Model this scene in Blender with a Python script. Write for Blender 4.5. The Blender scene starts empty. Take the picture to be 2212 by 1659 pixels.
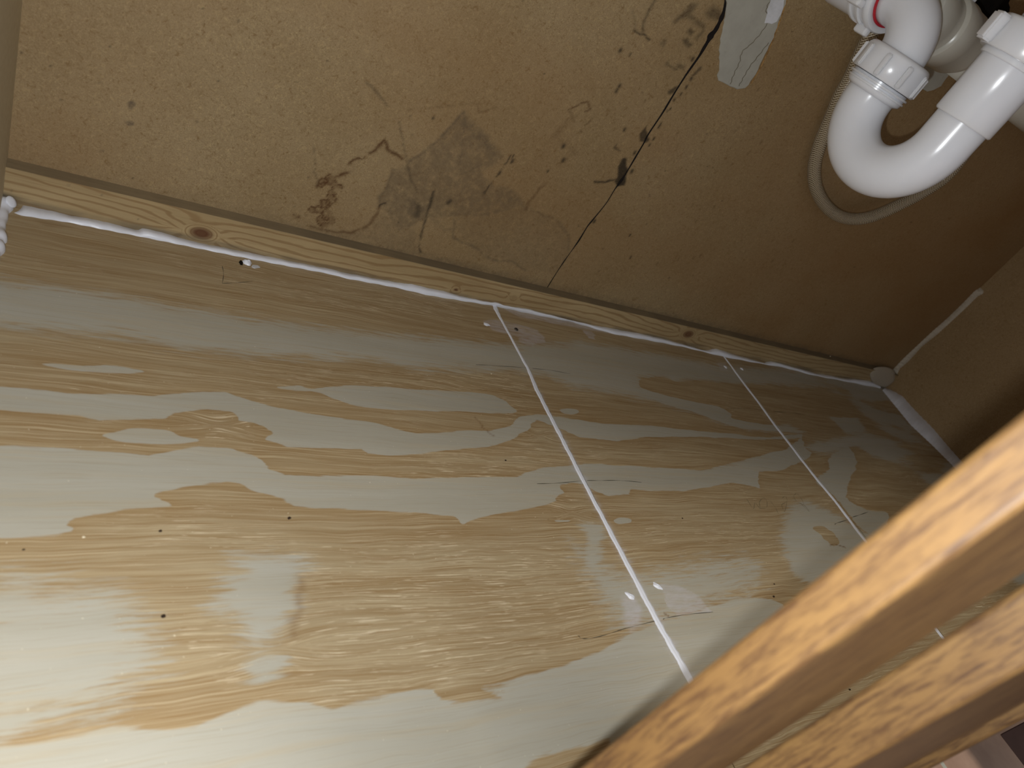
import bpy, bmesh, math, random
import numpy as np
from mathutils import Vector, Matrix

# ------------------------------------------------------------------ camera, world, lights, exposure
S = bpy.context.scene
COL = S.collection
H = 0.36                                   # lens height above the cabinet base
F_PX = 1515.64
CX, CY = 1106.0, 829.5
RM = np.array([[0.8165807569704389, -0.3411950875006345, -0.46559830284379133],
               [0.11093839411791759, -0.6988041909318657, 0.7066578913778558],
               [0.5664702463996869, 0.6286959638819821, 0.5327784201170153]])   # rows: image right, image down, forward; columns: X, Y, -Z
cam = bpy.data.cameras.new('camera')
camo = bpy.data.objects.new('camera', cam)
COL.objects.link(camo)
r = Vector((RM[0, 0], RM[0, 1], -RM[0, 2]))
d = Vector((RM[1, 0], RM[1, 1], -RM[1, 2]))
fw = Vector((RM[2, 0], RM[2, 1], -RM[2, 2]))
M = Matrix((r, -d, -fw)).transposed().to_4x4()
M.translation = Vector((0, 0, H))
camo.matrix_world = M
cam.sensor_width = 36
cam.lens = F_PX * 36 / 2212
cam.clip_start = 0.01
cam.clip_end = 30
cam.dof.use_dof = True
cam.dof.focus_distance = 0.66
cam.dof.aperture_fstop = 10
S.camera = camo
S.view_settings.view_transform = 'Standard'
S.view_settings.look = 'None'
S.view_settings.gamma = 1
S.view_settings.use_curve_mapping = False
S.view_settings.exposure = 0.0

w = bpy.data.worlds.new('room')
S.world = w
w.use_nodes = True
w.node_tree.nodes['Background'].inputs[0].default_value = (0.95, 0.97, 1.0, 1)
w.node_tree.nodes['Background'].inputs[1].default_value = 0.22

fl = bpy.data.lights.new('phone_flash', 'POINT')        # the phone's flash, beside its lens
fl.energy = 7.6
fl.shadow_soft_size = 0.0035
fl.color = (0.93, 0.965, 1.0)
flo = bpy.data.objects.new('phone_flash', fl)
COL.objects.link(flo)
flo.location = Vector((0, 0, H)) + r * -0.022 + d * 0.028

rl = bpy.data.lights.new('ceiling_light', 'AREA')       # lamp of the room, behind and above the camera
rl.shape = 'RECTANGLE'
rl.size = 0.7
rl.size_y = 0.5
rl.energy = 20
rl.color = (1.0, 0.95, 0.86)
rlo = bpy.data.objects.new('ceiling_light', rl)
COL.objects.link(rlo)
rlo.location = (0.62, -0.55, 2.1)
rlo.rotation_euler = (Vector((0.5, 0.12, 0.0)) - Vector(rlo.location)).to_track_quat('-Z', 'Y').to_euler()

# ------------------------------------------------------------------ where a photo pixel lies on a plane of the cabinet
def pray(px, py):
    v = RM.T @ np.array([px - CX, py - CY, F_PX])
    return v[0], v[1], -v[2]
def at_z(px, py, z=0.0):
    v = pray(px, py); t = (z - H) / v[2]
    return Vector((v[0] * t, v[1] * t, z))
def at_y(px, py, y):
    v = pray(px, py); t = y / v[1]
    return Vector((v[0] * t, y, H + v[2] * t))
def at_x(px, py, x):
    v = pray(px, py); t = x / v[0]
    return Vector((x, v[1] * t, H + v[2] * t))

YW = 0.567          # back board
YB = 0.5537         # front face of batten
XL, XR = -0.029, 1.251
YF = 0.0377         # front plane of the face frame
YS = 0.0525          # back of the thin stile
ZB = 0.030          # batten height
rng = np.random.RandomState(7)
random.seed(7)

# ------------------------------------------------------------------ helpers: object tags
def tag(o, label=None, cat=None, group=None, kind=None):
    if label: o['label'] = label
    if cat: o['category'] = cat
    if group: o['group'] = group
    if kind: o['kind'] = kind
    return o
def link(name, me, mat, parent=None, smooth=False):
    o = bpy.data.objects.new(name, me)
    COL.objects.link(o)
    if mat: me.materials.append(mat)
    if smooth:
        me.polygons.foreach_set('use_smooth', [True] * len(me.polygons))
    if parent:
        o.parent = parent
        o.matrix_parent_inverse = Matrix.Translation(parent.location).inverted()
    return o
def empty(name, loc):
    o = bpy.data.objects.new(name, None)
    o.empty_display_size = 0.02
    COL.objects.link(o)
    o.location = loc
    return o
def mesh(name, vs, fs):
    me = bpy.data.meshes.new(name)
    me.from_pydata([tuple(v) for v in vs], [], fs)
    me.update()
    return me
def box(name, a, b, mat, parent=None, bev=0.0, seg=2):
    bm = bmesh.new()
    bmesh.ops.create_cube(bm, size=1)
    for v in bm.verts:
        for i in range(3):
            v.co[i] = a[i] if v.co[i] < 0 else b[i]
    if bev:
        bmesh.ops.bevel(bm, geom=bm.edges[:], offset=bev, segments=seg, affect='EDGES', profile=0.5)
    me = bpy.data.meshes.new(name)
    bm.to_mesh(me); bm.free()
    return link(name, me, mat, parent, smooth=False)
def frames(P):
    P = [Vector(p) for p in P]
    n = len(P)
    T = [((P[min(i + 1, n - 1)] - P[max(i - 1, 0)]).normalized()) for i in range(n)]
    up = Vector((0, 0, 1)) if abs(T[0].z) < 0.9 else Vector((1, 0, 0))
    N = [(up - T[0] * up.dot(T[0])).normalized()]
    for i in range(1, n):
        q = N[-1] - T[i] * N[-1].dot(T[i])
        N.append(q.normalized())
    return P, T, N, [T[i].cross(N[i]) for i in range(n)]
def tube(name, P, R, mat, parent=None, seg=32, cap=True, uv=False):
    P, T, N, B = frames(P)
    if not hasattr(R, '__len__'): R = [R] * len(P)
    vs, fs = [], []
    for i, p in enumerate(P):
        for k in range(seg):
            a = 2 * math.pi * k / seg
            vs.append(p + (N[i] * math.cos(a) + B[i] * math.sin(a)) * R[i])
    for i in range(len(P) - 1):
        for k in range(seg):
            k2 = (k + 1) % seg
            fs.append((i * seg + k, i * seg + k2, (i + 1) * seg + k2, (i + 1) * seg + k))
    if cap:
        fs.append(tuple(range(seg))[::-1])
        fs.append(tuple((len(P) - 1) * seg + k for k in range(seg)))
    me = mesh(name, vs, fs)
    if uv:
        L = [0.0]
        for i in range(1, len(P)): L.append(L[-1] + (P[i] - P[i - 1]).length)
        ul = me.uv_layers.new(name='along')
        for poly in me.polygons:
            ks = [me.loops[li].vertex_index for li in poly.loop_indices]
            wrap = any(k % seg == seg - 1 for k in ks) and any(k % seg == 0 for k in ks)
            for li, k in zip(poly.loop_indices, ks):
                u = (k % seg) / seg
                if wrap and k % seg == 0: u = 1.0
                ul.data[li].uv = (u, L[k // seg])
    o = link(name, me, mat, parent, smooth=True)
    return o
def lathe(name, origin, axis, prof, mat, parent=None, seg=48):
    """prof: (distance along axis, radius); doubled points give crisp edges"""
    axis = Vector(axis).normalized()
    u = axis.orthogonal().normalized(); v = axis.cross(u)
    vs, fs = [], []
    for t, rr in prof:
        for k in range(seg):
            a = 2 * math.pi * k / seg
            vs.append(Vector(origin) + axis * t + (u * math.cos(a) + v * math.sin(a)) * rr)
    for i in range(len(prof) - 1):
        for k in range(seg):
            k2 = (k + 1) % seg
            fs.append((i * seg + k, i * seg + k2, (i + 1) * seg + k2, (i + 1) * seg + k))
    me = mesh(name, vs, fs)
    o = link(name, me, mat, parent, smooth=True)
    m = o.modifiers.new('split', 'EDGE_SPLIT'); m.split_angle = math.radians(50)
    return o
def smooth_path(P, n=10):
    """Catmull-Rom through the points"""
    P = [Vector(p) for p in P]
    Q = [P[0] * 2 - P[1]] + P + [P[-1] * 2 - P[-2]]
    out = []
    for i in range(1, len(Q) - 2):
        a, b, c_, e = Q[i - 1], Q[i], Q[i + 1], Q[i + 2]
        for k in range(n):
            t = k / n
            out.append(0.5 * ((2 * b) + (c_ - a) * t + (2 * a - 5 * b + 4 * c_ - e) * t * t + (3 * b - a - 3 * c_ + e) * t ** 3))
    out.append(P[-1])
    return out

# ------------------------------------------------------------------ numpy fields painted on surfaces (stay on the board whatever the light)
def vnoise(x, y, seed=0):
    xi = np.floor(x).astype(np.int64); yi = np.floor(y).astype(np.int64)
    xf = x - xi; yf = y - yi
    xf = xf * xf * (3 - 2 * xf); yf = yf * yf * (3 - 2 * yf)
    def h(a, b):
        n = (a * 374761393 + b * 668265263 + seed * 1442695041) & 0xffffffff
        n = ((n ^ (n >> 13)) * 1274126177) & 0xffffffff
        return ((n ^ (n >> 16)) & 0xffff) / 65535.0
    return (h(xi, yi) * (1 - xf) + h(xi + 1, yi) * xf) * (1 - yf) + (h(xi, yi + 1) * (1 - xf) + h(xi + 1, yi + 1) * xf) * yf
def fbm(x, y, seed=0, o=4):
    s = 0; a = 0.5; t = 0
    for i in range(o):
        s = s + a * vnoise(x * 2 ** i, y * 2 ** i, seed + i * 17); t += a; a *= 0.5
    return s / t * 2 - 1
def pseg(X, Y, pts, closed=False):
    """distance to polyline and inside test"""
    D = np.full(X.shape, 1e9, np.float64); ins = np.zeros(X.shape, bool)
    n = len(pts)
    for i in range(n if closed else n - 1):
        ax, ay = pts[i]; bx, by = pts[(i + 1) % n]
        dx, dy = bx - ax, by - ay
        L = dx * dx + dy * dy + 1e-12
        t = np.clip(((X - ax) * dx + (Y - ay) * dy) / L, 0, 1)
        D = np.minimum(D, (X - ax - t * dx) ** 2 + (Y - ay - t * dy) ** 2)
        if closed:
            c = ((ay > Y) != (by > Y))
            ins ^= c & (X < (bx - ax) * (Y - ay) / (by - ay + 1e-15) + ax)
    D = np.sqrt(D)
    return D, ins
def local(X, Y, pts, pad):
    xs = [p[0] for p in pts]; ys = [p[1] for p in pts]
    return (X > min(xs) - pad) & (X < max(xs) + pad) & (Y > min(ys) - pad) & (Y < max(ys) + pad)
def sgrid(a0, a1, b0, b1, step):
    na = max(2, int(round((a1 - a0) / step)) + 1); nb = max(2, int(round((b1 - b0) / step)) + 1)
    A, B = np.meshgrid(np.linspace(a0, a1, na), np.linspace(b0, b1, nb))
    return A, B, na, nb
def board(name, A, B, na, nb, axis, level, thick, attrs, mat, kind=None):
    """slab whose face is a fine grid (axis 'z' faces up, 'y' faces -Y, 'x' faces +X/-X by sign of thick)"""
    a = A.ravel(); b = B.ravel(); n = a.size
    lv = np.full(n, level)
    co = {'z': (a, b, lv), 'y': (a, lv, b), 'x': (lv, a, b)}[axis]
    co = np.stack(co, 1)
    idx = np.arange(n).reshape(nb, na)
    q = np.stack([idx[:-1, :-1], idx[:-1, 1:], idx[1:, 1:], idx[1:, :-1]], -1).reshape(-1, 4)
    ring = np.concatenate([idx[0, :], idx[1:, -1], idx[-1, -2::-1], idx[-2:0:-1, 0]])
    off = {'z': (0, 0, -thick), 'y': (0, thick, 0), 'x': (thick, 0, 0)}[axis]
    back = co[ring] + np.array(off)
    m = len(ring); bi = n + np.arange(m)
    sk = np.stack([ring, np.roll(ring, -1), np.roll(bi, -1), bi], -1)
    corners = [n, n + na - 1, n + na - 1 + nb - 1, n + 2 * (na - 1) + nb - 1]
    if axis in 'zy':
        sk = sk[:, ::-1]
    allv = np.concatenate([co, back])
    faces = np.concatenate([q, sk, [corners[::-1]]])
    me = bpy.data.meshes.new(name)
    me.vertices.add(len(allv)); me.vertices.foreach_set('co', allv.astype(np.float32).ravel())
    me.loops.add(faces.size); me.loops.foreach_set('vertex_index', faces.astype(np.int32).ravel())
    me.polygons.add(len(faces)); me.polygons.foreach_set('loop_start', np.arange(0, faces.size, 4, dtype=np.int32))
    try: me.polygons.foreach_set('loop_total', np.full(len(faces), 4, np.int32))
    except Exception: pass
    me.update(calc_edges=True)
    me.polygons.foreach_set('use_smooth', [False] * len(me.polygons))
    for k, f in attrs.items():
        at = me.attributes.new(k, 'FLOAT', 'POINT')
        at.data.foreach_set('value', np.concatenate([f.ravel(), f.ravel()[ring]]).astype(np.float32))
    o = link(name, me, mat)
    if kind: o['kind'] = kind
    return o

# ------------------------------------------------------------------ materials
def lin(c):
    return tuple(((v / 255) / 12.92 if v / 255 <= 0.04045 else ((v / 255 + 0.055) / 1.055) ** 2.4) for v in c) + (1,)
class NT:
    def __init__(s, name):
        s.m = bpy.data.materials.new(name); s.m.use_nodes = True
        s.t = s.m.node_tree; s.n = s.t.nodes; s.b = s.n['Principled BSDF']
    def node(s, typ, **kw):
        n = s.n.new(typ)
        for k, v in kw.items():
            if k in n.inputs.keys(): n.inputs[k].default_value = v
            else: setattr(n, k, v)
        return n
    def l(s, a, b): s.t.links.new(a, b)
    def coord(s, scale=(1, 1, 1), rot=(0, 0, 0), src='Object'):
        tc = s.node('ShaderNodeTexCoord'); mp = s.node('ShaderNodeMapping')
        mp.inputs['Scale'].default_value = scale; mp.inputs['Rotation'].default_value = rot
        s.l(tc.outputs[src], mp.inputs['Vector']); return mp.outputs[0]
    def noise(s, vec, scale, detail=4, rough=0.6, dist=0.0):
        n = s.node('ShaderNodeTexNoise'); n.inputs['Scale'].default_value = scale
        n.inputs['Detail'].default_value = detail; n.inputs['Roughness'].default_value = rough
        n.inputs['Distortion'].default_value = dist
        s.l(vec, n.inputs['Vector']); return n.outputs['Fac']
    def val(s, x):
        n = s.node('ShaderNodeValue'); n.outputs[0].default_value = x; return n.outputs[0]
    def math(s, op, a, b=None, c=None, clamp=False):
        n = s.node('ShaderNodeMath'); n.operation = op; n.use_clamp = clamp
        for i, v in enumerate((a, b, c)):
            if v is None: continue
            if isinstance(v, (int, float)): n.inputs[i].default_value = v
            else: s.l(v, n.inputs[i])
        return n.outputs[0]
    def step(s, v, lo, hi, smooth=True):
        n = s.node('ShaderNodeMapRange'); n.interpolation_type = 'SMOOTHSTEP' if smooth else 'LINEAR'
        n.inputs['From Min'].default_value = lo; n.inputs['From Max'].default_value = hi
        s.l(v, n.inputs['Value']); return n.outputs[0]
    def mix(s, f, a, b, mode='MIX'):
        n = s.node('ShaderNodeMix'); n.data_type = 'RGBA'; n.blend_type = mode
        for sock, v in ((n.inputs[0], f), (n.inputs[6], a), (n.inputs[7], b)):
            if isinstance(v, (int, float)): sock.default_value = v
            elif isinstance(v, tuple): sock.default_value = v
            else: s.l(v, sock)
        return n.outputs[2]
    def attr(s, name):
        n = s.node('ShaderNodeAttribute'); n.attribute_name = name; return n.outputs['Fac']
    def bump(s, h, strength=0.3, dist=0.001):
        n = s.node('ShaderNodeBump'); n.inputs['Strength'].default_value = strength
        n.inputs['Distance'].default_value = dist
        s.l(h, n.inputs['Height']); s.l(n.outputs[0], s.b.inputs['Normal']); return n
    def out(s, col, rough=0.5, spec=0.5):
        if isinstance(col, tuple): s.b.inputs['Base Color'].default_value = col
        else: s.l(col, s.b.inputs['Base Color'])
        if isinstance(rough, (int, float)): s.b.inputs['Roughness'].default_value = rough
        else: s.l(rough, s.b.inputs['Roughness'])
        s.b.inputs['Specular IOR Level'].default_value = spec
        return s.m

def mat_plywood():
    t = NT('plywood')
    tc = t.node('ShaderNodeTexCoord'); sp = t.node('ShaderNodeSeparateXYZ'); t.l(tc.outputs['Object'], sp.inputs[0])
    flow = t.attr('flow')
    def gr(sx, sy, detail=3, rough=0.6, dist=0.0, off=0.0):
        cb = t.node('ShaderNodeCombineXYZ')
        t.l(t.math('MULTIPLY', sp.outputs[0], sx), cb.inputs[0]); t.l(t.math('MULTIPLY', flow, sy), cb.inputs[1])
        cb.inputs[2].default_value = off
        return t.noise(cb.outputs[0], 1.0, detail, rough, dist)
    s = t.attr('pale')
    s2 = t.math('ADD', s, t.math('MULTIPLY', t.math('SUBTRACT', gr(32, 420, 5, 0.7), 0.5), 6.5))
    f = t.step(s2, -0.9, 0.9)
    wide = gr(2.5, 34, 4, 0.6, 0.3, 3.1)
    band = gr(7, 210, 4, 0.65, 0.2, 1.7)
    fine = gr(18, 1300, 3, 0.65, 0.0, 5.2)
    hair = gr(9, 2200, 2, 0.6, 0.0, 8.4)
    brown = t.mix(t.step(wide, 0.32, 0.68), lin((152, 131, 98)), lin((166, 149, 118)))
    brown = t.mix(t.math('MULTIPLY', t.step(band, 0.42, 0.66), 0.45), brown, lin((142, 116, 78)))
    brown = t.mix(t.math('MULTIPLY', t.attr('edge'), 0.5), brown, lin((144, 115, 74)))
    brown = t.mix(t.math('MULTIPLY', t.step(fine, 0.47, 0.66), 0.7), brown, lin((134, 104, 64)))
    brown = t.mix(t.math('MULTIPLY', t.step(hair, 0.52, 0.64), 0.5), brown, lin((200, 184, 150)))
    pale = t.mix(t.step(wide, 0.3, 0.7), lin((164, 159, 144)), lin((172, 168, 155)))
    pale = t.mix(t.math('MULTIPLY', t.step(band, 0.45, 0.7), 0.35), pale, lin((174, 158, 128)))
    pale = t.mix(t.math('MULTIPLY', t.step(fine, 0.52, 0.68), 0.35), pale, lin((150, 138, 112)))
    pale = t.mix(t.math('MULTIPLY', t.step(hair, 0.56, 0.7), 0.3), pale, lin((152, 142, 122)))
    col = t.mix(f, brown, pale)
    # raised pale fibres in the brown latewood
    f1 = gr(30, 1100, 3, 0.6, 0.35, 2.3)
    f2 = gr(48, 1900, 2, 0.5, 0.6, 6.6)
    zone = t.noise(t.coord((9, 22, 1)), 1.0, 3, 0.55)
    zz = t.step(t.math('ADD', zone, t.attr('fibre')), 0.50, 0.72)
    m1 = t.math('MULTIPLY', t.step(f1, 0.635, 0.665), zz)
    m2 = t.math('MULTIPLY', t.step(f2, 0.63, 0.67), t.step(t.math('ADD', zone, t.attr('fibre')), 0.42, 0.70))
    m = t.math('MULTIPLY', t.math('MAXIMUM', m1, m2), t.math('SUBTRACT', 1.0, t.math('MULTIPLY', f, 0.9), clamp=True), clamp=True)
    col = t.mix(t.math('MULTIPLY', m, 0.6), col, lin((226, 210, 180)))
    spk = t.noise(t.coord((520, 520, 1)), 1.0, 1, 0.5)
    col = t.mix(t.math('MULTIPLY', t.step(spk, 0.76, 0.80), 0.4), col, lin((240, 230, 205)))
    col = t.mix(t.math('MULTIPLY', t.attr('dark'), 1.0, clamp=True), col, lin((104, 70, 34)))
    sm = t.math('MULTIPLY', t.attr('smear'), t.step(t.noise(t.coord((70, 260, 1), (0, 0, 0.5)), 1.0, 3, 0.6), 0.1, 0.8), clamp=True)
    col = t.mix(sm, col, lin((196, 194, 204)))
    t.bump(t.math('ADD', m, t.math('MULTIPLY', hair, 0.5)), 0.3, 0.0005)
    return t.out(col, 0.5, 0.35)

def mat_mdf():
    t = NT('brown_board')
    n1 = t.noise(t.coord((1, 1, 1)), 9, 5, 0.6)
    n2 = t.noise(t.coord((1, 1, 1)), 260, 3, 0.7, 1.2)
    n3 = t.noise(t.coord((1, 1, 1)), 900, 2, 0.6, 0.5)
    col = t.mix(t.step(n1, 0.3, 0.7), lin((138, 118, 86)), lin((148, 128, 96)))
    n4 = t.noise(t.coord((1, 1, 1)), 520, 3, 0.7, 2.0)
    col = t.mix(t.math('MULTIPLY', t.step(n4, 0.50, 0.66), 0.5), col, lin((112, 86, 50)))
    col = t.mix(t.math('MULTIPLY', t.step(n4, 0.45, 0.32), 0.45), col, lin((186, 164, 122)))
    col = t.mix(t.math('MULTIPLY', t.step(n2, 0.56, 0.70), 0.6), col, lin((112, 84, 46)))
    col = t.mix(t.math('MULTIPLY', t.step(n2, 0.46, 0.34), 0.3), col, lin((178, 154, 110)))
    col = t.mix(t.math('MULTIPLY', t.step(n3, 0.62, 0.75), 0.25), col, lin((110, 82, 42)))
    red = t.attr('warm_shade')
    col = t.mix(t.math('MULTIPLY', red, 0.8, clamp=True), col, lin((128, 92, 52)))
    st = t.attr('stain')
    st = t.math('MULTIPLY', st, t.step(t.noise(t.coord((1, 1, 1)), 130, 4, 0.7), 0.2, 0.62), clamp=True)
    col = t.mix(t.math('MULTIPLY', st, 1.25, clamp=True), col, lin((94, 80, 62)))
    ru = t.math('MULTIPLY', t.attr('rust'), t.step(t.noise(t.coord((1, 1, 1)), 190, 4, 0.75, 0.6), 0.26, 0.5), clamp=True)
    col = t.mix(ru, col, lin((74, 44, 16)))
    ik = t.math('MULTIPLY', t.attr('ink'), t.step(t.noise(t.coord((1, 1, 1)), 240, 3, 0.7, 0.8), 0.1, 0.45), clamp=True)
    col = t.mix(ik, col, lin((26, 23, 20)))
    t.bump(n2, 0.15, 0.0005)
    return t.out(col, 0.62, 0.25)

def mat_batten():
    t = NT('pine_batten')
    g = t.attr('grain')
    g = t.math('ADD', g, t.math('MULTIPLY', t.noise(t.coord((6, 60, 60)), 1.0, 3, 0.6), 0.5))
    wv = t.math('SINE', t.math('MULTIPLY', g, 6.2832))
    f = t.step(wv, 0.2, 1.0)
    fine = t.noise(t.coord((20, 500, 900)), 1.0, 3, 0.6)
    col = t.mix(t.step(t.noise(t.coord((5, 20, 20)), 1.0, 3), 0.3, 0.7), lin((174, 152, 113)), lin((154, 132, 95)))
    col = t.mix(t.math('MULTIPLY', f, 0.6), col, lin((126, 96, 60)))
    col = t.mix(t.math('MULTIPLY', t.step(fine, 0.5, 0.7), 0.25), col, lin((120, 90, 55)))
    col = t.mix(t.attr('knot'), col, lin((84, 46, 26)))
    geo = t.node('ShaderNodeNewGeometry'); sn = t.node('ShaderNodeSeparateXYZ'); t.l(geo.outputs['True Normal'], sn.inputs[0])
    dust = t.math('MULTIPLY', t.step(t.math('ABSOLUTE', sn.outputs[2]), 0.6, 0.8), 0.85)
    col = t.mix(dust, col, t.mix(t.noise(t.coord((30, 300, 300)), 1.0, 4, 0.6), lin((112, 98, 76)), lin((150, 134, 106))))
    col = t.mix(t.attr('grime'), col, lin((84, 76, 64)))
    return t.out(col, 0.55, 0.3)

def mat_caulk(name, c=(226, 228, 236), rough=0.38):
    t = NT(name)
    n = t.noise(t.coord((1, 1, 1)), 160, 3, 0.6)
    col = t.mix(n, lin(tuple(int(v * 0.95) for v in c)), lin(c))
    t.bump(n, 0.2, 0.001)
    return t.out(col, rough, 0.5)

def mat_plastic(name, c, rough=0.22, sss=0.6):
    t = NT(name)
    n = t.noise(t.coord((1, 1, 1)), 30, 3, 0.6)
    col = t.mix(n, lin(tuple(int(v * 0.975) for v in c)), lin(c))
    t.out(col, rough, 0.5)
    t.b.inputs['Subsurface Weight'].default_value = sss
    t.b.inputs['Subsurface Scale'].default_value = 0.012
    t.b.inputs['Subsurface Radius'].default_value = (1, 1, 1)
    return t.m

def mat_oak(name='stained_timber', dark=1.0):
    t = NT(name)
    k = lambda c: lin(tuple(int(v * dark) for v in c))
    n1 = t.noise(t.coord((620, 620, 60), (0.0, 0.04, 0)), 1.0, 4, 0.65, 0.35)
    n2 = t.noise(t.coord((800, 800, 110)), 1.0, 3, 0.6, 0.5)
    n3 = t.noise(t.coord((30, 30, 5)), 1.0, 3, 0.5)
    col = t.mix(t.step(n3, 0.3, 0.7), k((102, 74, 40)), k((120, 91, 53)))
    col = t.mix(t.math('MULTIPLY', t.step(n1, 0.40, 0.68), 0.75), col, k((62, 39, 24)))
    col = t.mix(t.math('MULTIPLY', t.step(n2, 0.54, 0.68), 0.5), col, k((58, 37, 24)))
    t.bump(n2, 0.15, 0.0006)
    return t.out(col, 0.5, 0.4)

def mat_simple(name, c1, c2, scale=40, rough=0.5, spec=0.4, metal=0):
    t = NT(name)
    n = t.noise(t.coord((1, 1, 1)), scale, 4, 0.6)
    t.out(t.mix(t.step(n, 0.3, 0.7), lin(c1), lin(c2)), rough, spec)
    t.b.inputs['Metallic'].default_value = metal
    return t.m

def mat_plaster():
    t = NT('grey_plaster')
    n = t.noise(t.coord((1, 1, 1)), 60, 4, 0.6)
    n2 = t.noise(t.coord((90, 1, 14), (0, 0.35, 0)), 1.0, 3, 0.6, 0.6)
    col = t.mix(n, lin((150, 148, 138)), lin((172, 170, 160)))
    crack = t.math('MULTIPLY', t.step(t.math('ABSOLUTE', t.math('SUBTRACT', n2, 0.47)), 0.006, 0.0), 0.15)
    col = t.mix(crack, col, lin((92, 86, 70)))
    t.bump(n, 0.2, 0.001)
    return t.out(col, 0.8, 0.2)

def mat_hose():
    t = NT('clear_braided_hose')
    uv = t.node('ShaderNodeUVMap'); uv.uv_map = 'along'
    sp = t.node('ShaderNodeSeparateXYZ'); t.l(uv.outputs[0], sp.inputs[0])
    u = t.math('MULTIPLY', sp.outputs[0], 2.0)
    tri = t.math('PINGPONG', u, 0.5)
    ph = t.math('ADD', t.math('MULTIPLY', sp.outputs[1], 400.0), t.math('MULTIPLY', tri, 6.0))
    wv = t.math('SINE', t.math('MULTIPLY', ph, 6.2832))
    ln = t.step(wv, 0.35, 0.9)
    col = t.mix(ln, lin((132, 114, 84)), lin((208, 198, 178)))
    t.out(col, 0.18, 0.6)
    t.l(t.math('ADD', t.math('MULTIPLY', ln, 0.35), 0.55), t.b.inputs['Alpha'])
    t.bump(wv, 0.3, 0.0006)
    return t.m

def mat_tiles():
    t = NT('terracotta_tiles')
    tc = t.node('ShaderNodeTexCoord'); sp = t.node('ShaderNodeSeparateXYZ'); t.l(tc.outputs['Object'], sp.inputs[0])
    g = at_z(2036, 1650, -0.14)
    def joint(o, off):
        a = t.math('PINGPONG', t.math('ADD', o, -off), 0.15)
        return t.step(a, 0.0042, 0.0030)
    j = t.math('MAXIMUM', joint(sp.outputs[0], g.x), joint(sp.outputs[1], g.y - 0.12))
    n = t.noise(t.coord((1, 1, 1)), 14, 4, 0.6)
    col = t.mix(t.step(n, 0.3, 0.7), lin((176, 142, 122)), lin((200, 166, 144)))
    col = t.mix(j, col, lin((196, 196, 182)))
    return t.out(col, 0.4, 0.4)

M_PLY = mat_plywood(); M_MDF = mat_mdf(); M_BAT = mat_batten()
M_CAULK = mat_caulk('white_caulk'); M_CAULK_OLD = mat_caulk('dull_caulk', (170, 158, 140), 0.6)
M_PVC = mat_plastic('white_pvc', (228, 231, 238)); M_PVC2 = mat_plastic('milky_pvc', (190, 188, 178), 0.28, 0.3)
M_OAK = mat_oak(); M_OAK_DARK = mat_oak('dark_stained_timber', 0.42)
M_RED = mat_simple('red_rubber', (190, 40, 50), (170, 30, 45), 40, 0.4)
M_BLACK = mat_simple('black_mastic', (30, 25, 24), (18, 15, 14), 120, 0.55, 0.2)
M_PENCIL = mat_simple('pencil', (84, 78, 66), (70, 64, 54), 300, 0.6, 0.2)
M_PENCIL_FAINT = mat_simple('faint_pencil', (128, 116, 90), (112, 102, 78), 300, 0.6, 0.2)
M_TILE = mat_tiles(); M_PLASTER = mat_plaster(); M_HOSE = mat_hose()
M_WHITE = mat_simple('white_paint', (206, 208, 214), (188, 190, 194), 90, 0.6, 0.3)
M_METAL = mat_simple('zinc_screw', (150, 150, 148), (90, 90, 88), 400, 0.35, 0.5, 0.9)
M_CRUMB = mat_simple('crumb', (60, 44, 32), (40, 30, 22), 200, 0.8, 0.2)
M_CHIP = mat_simple('pale_chip', (226, 214, 186), (204, 190, 160), 200, 0.7, 0.2)
M_DEEP = mat_simple('dark_cavity', (16, 14, 12), (26, 22, 18), 60, 0.9, 0.1)

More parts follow.
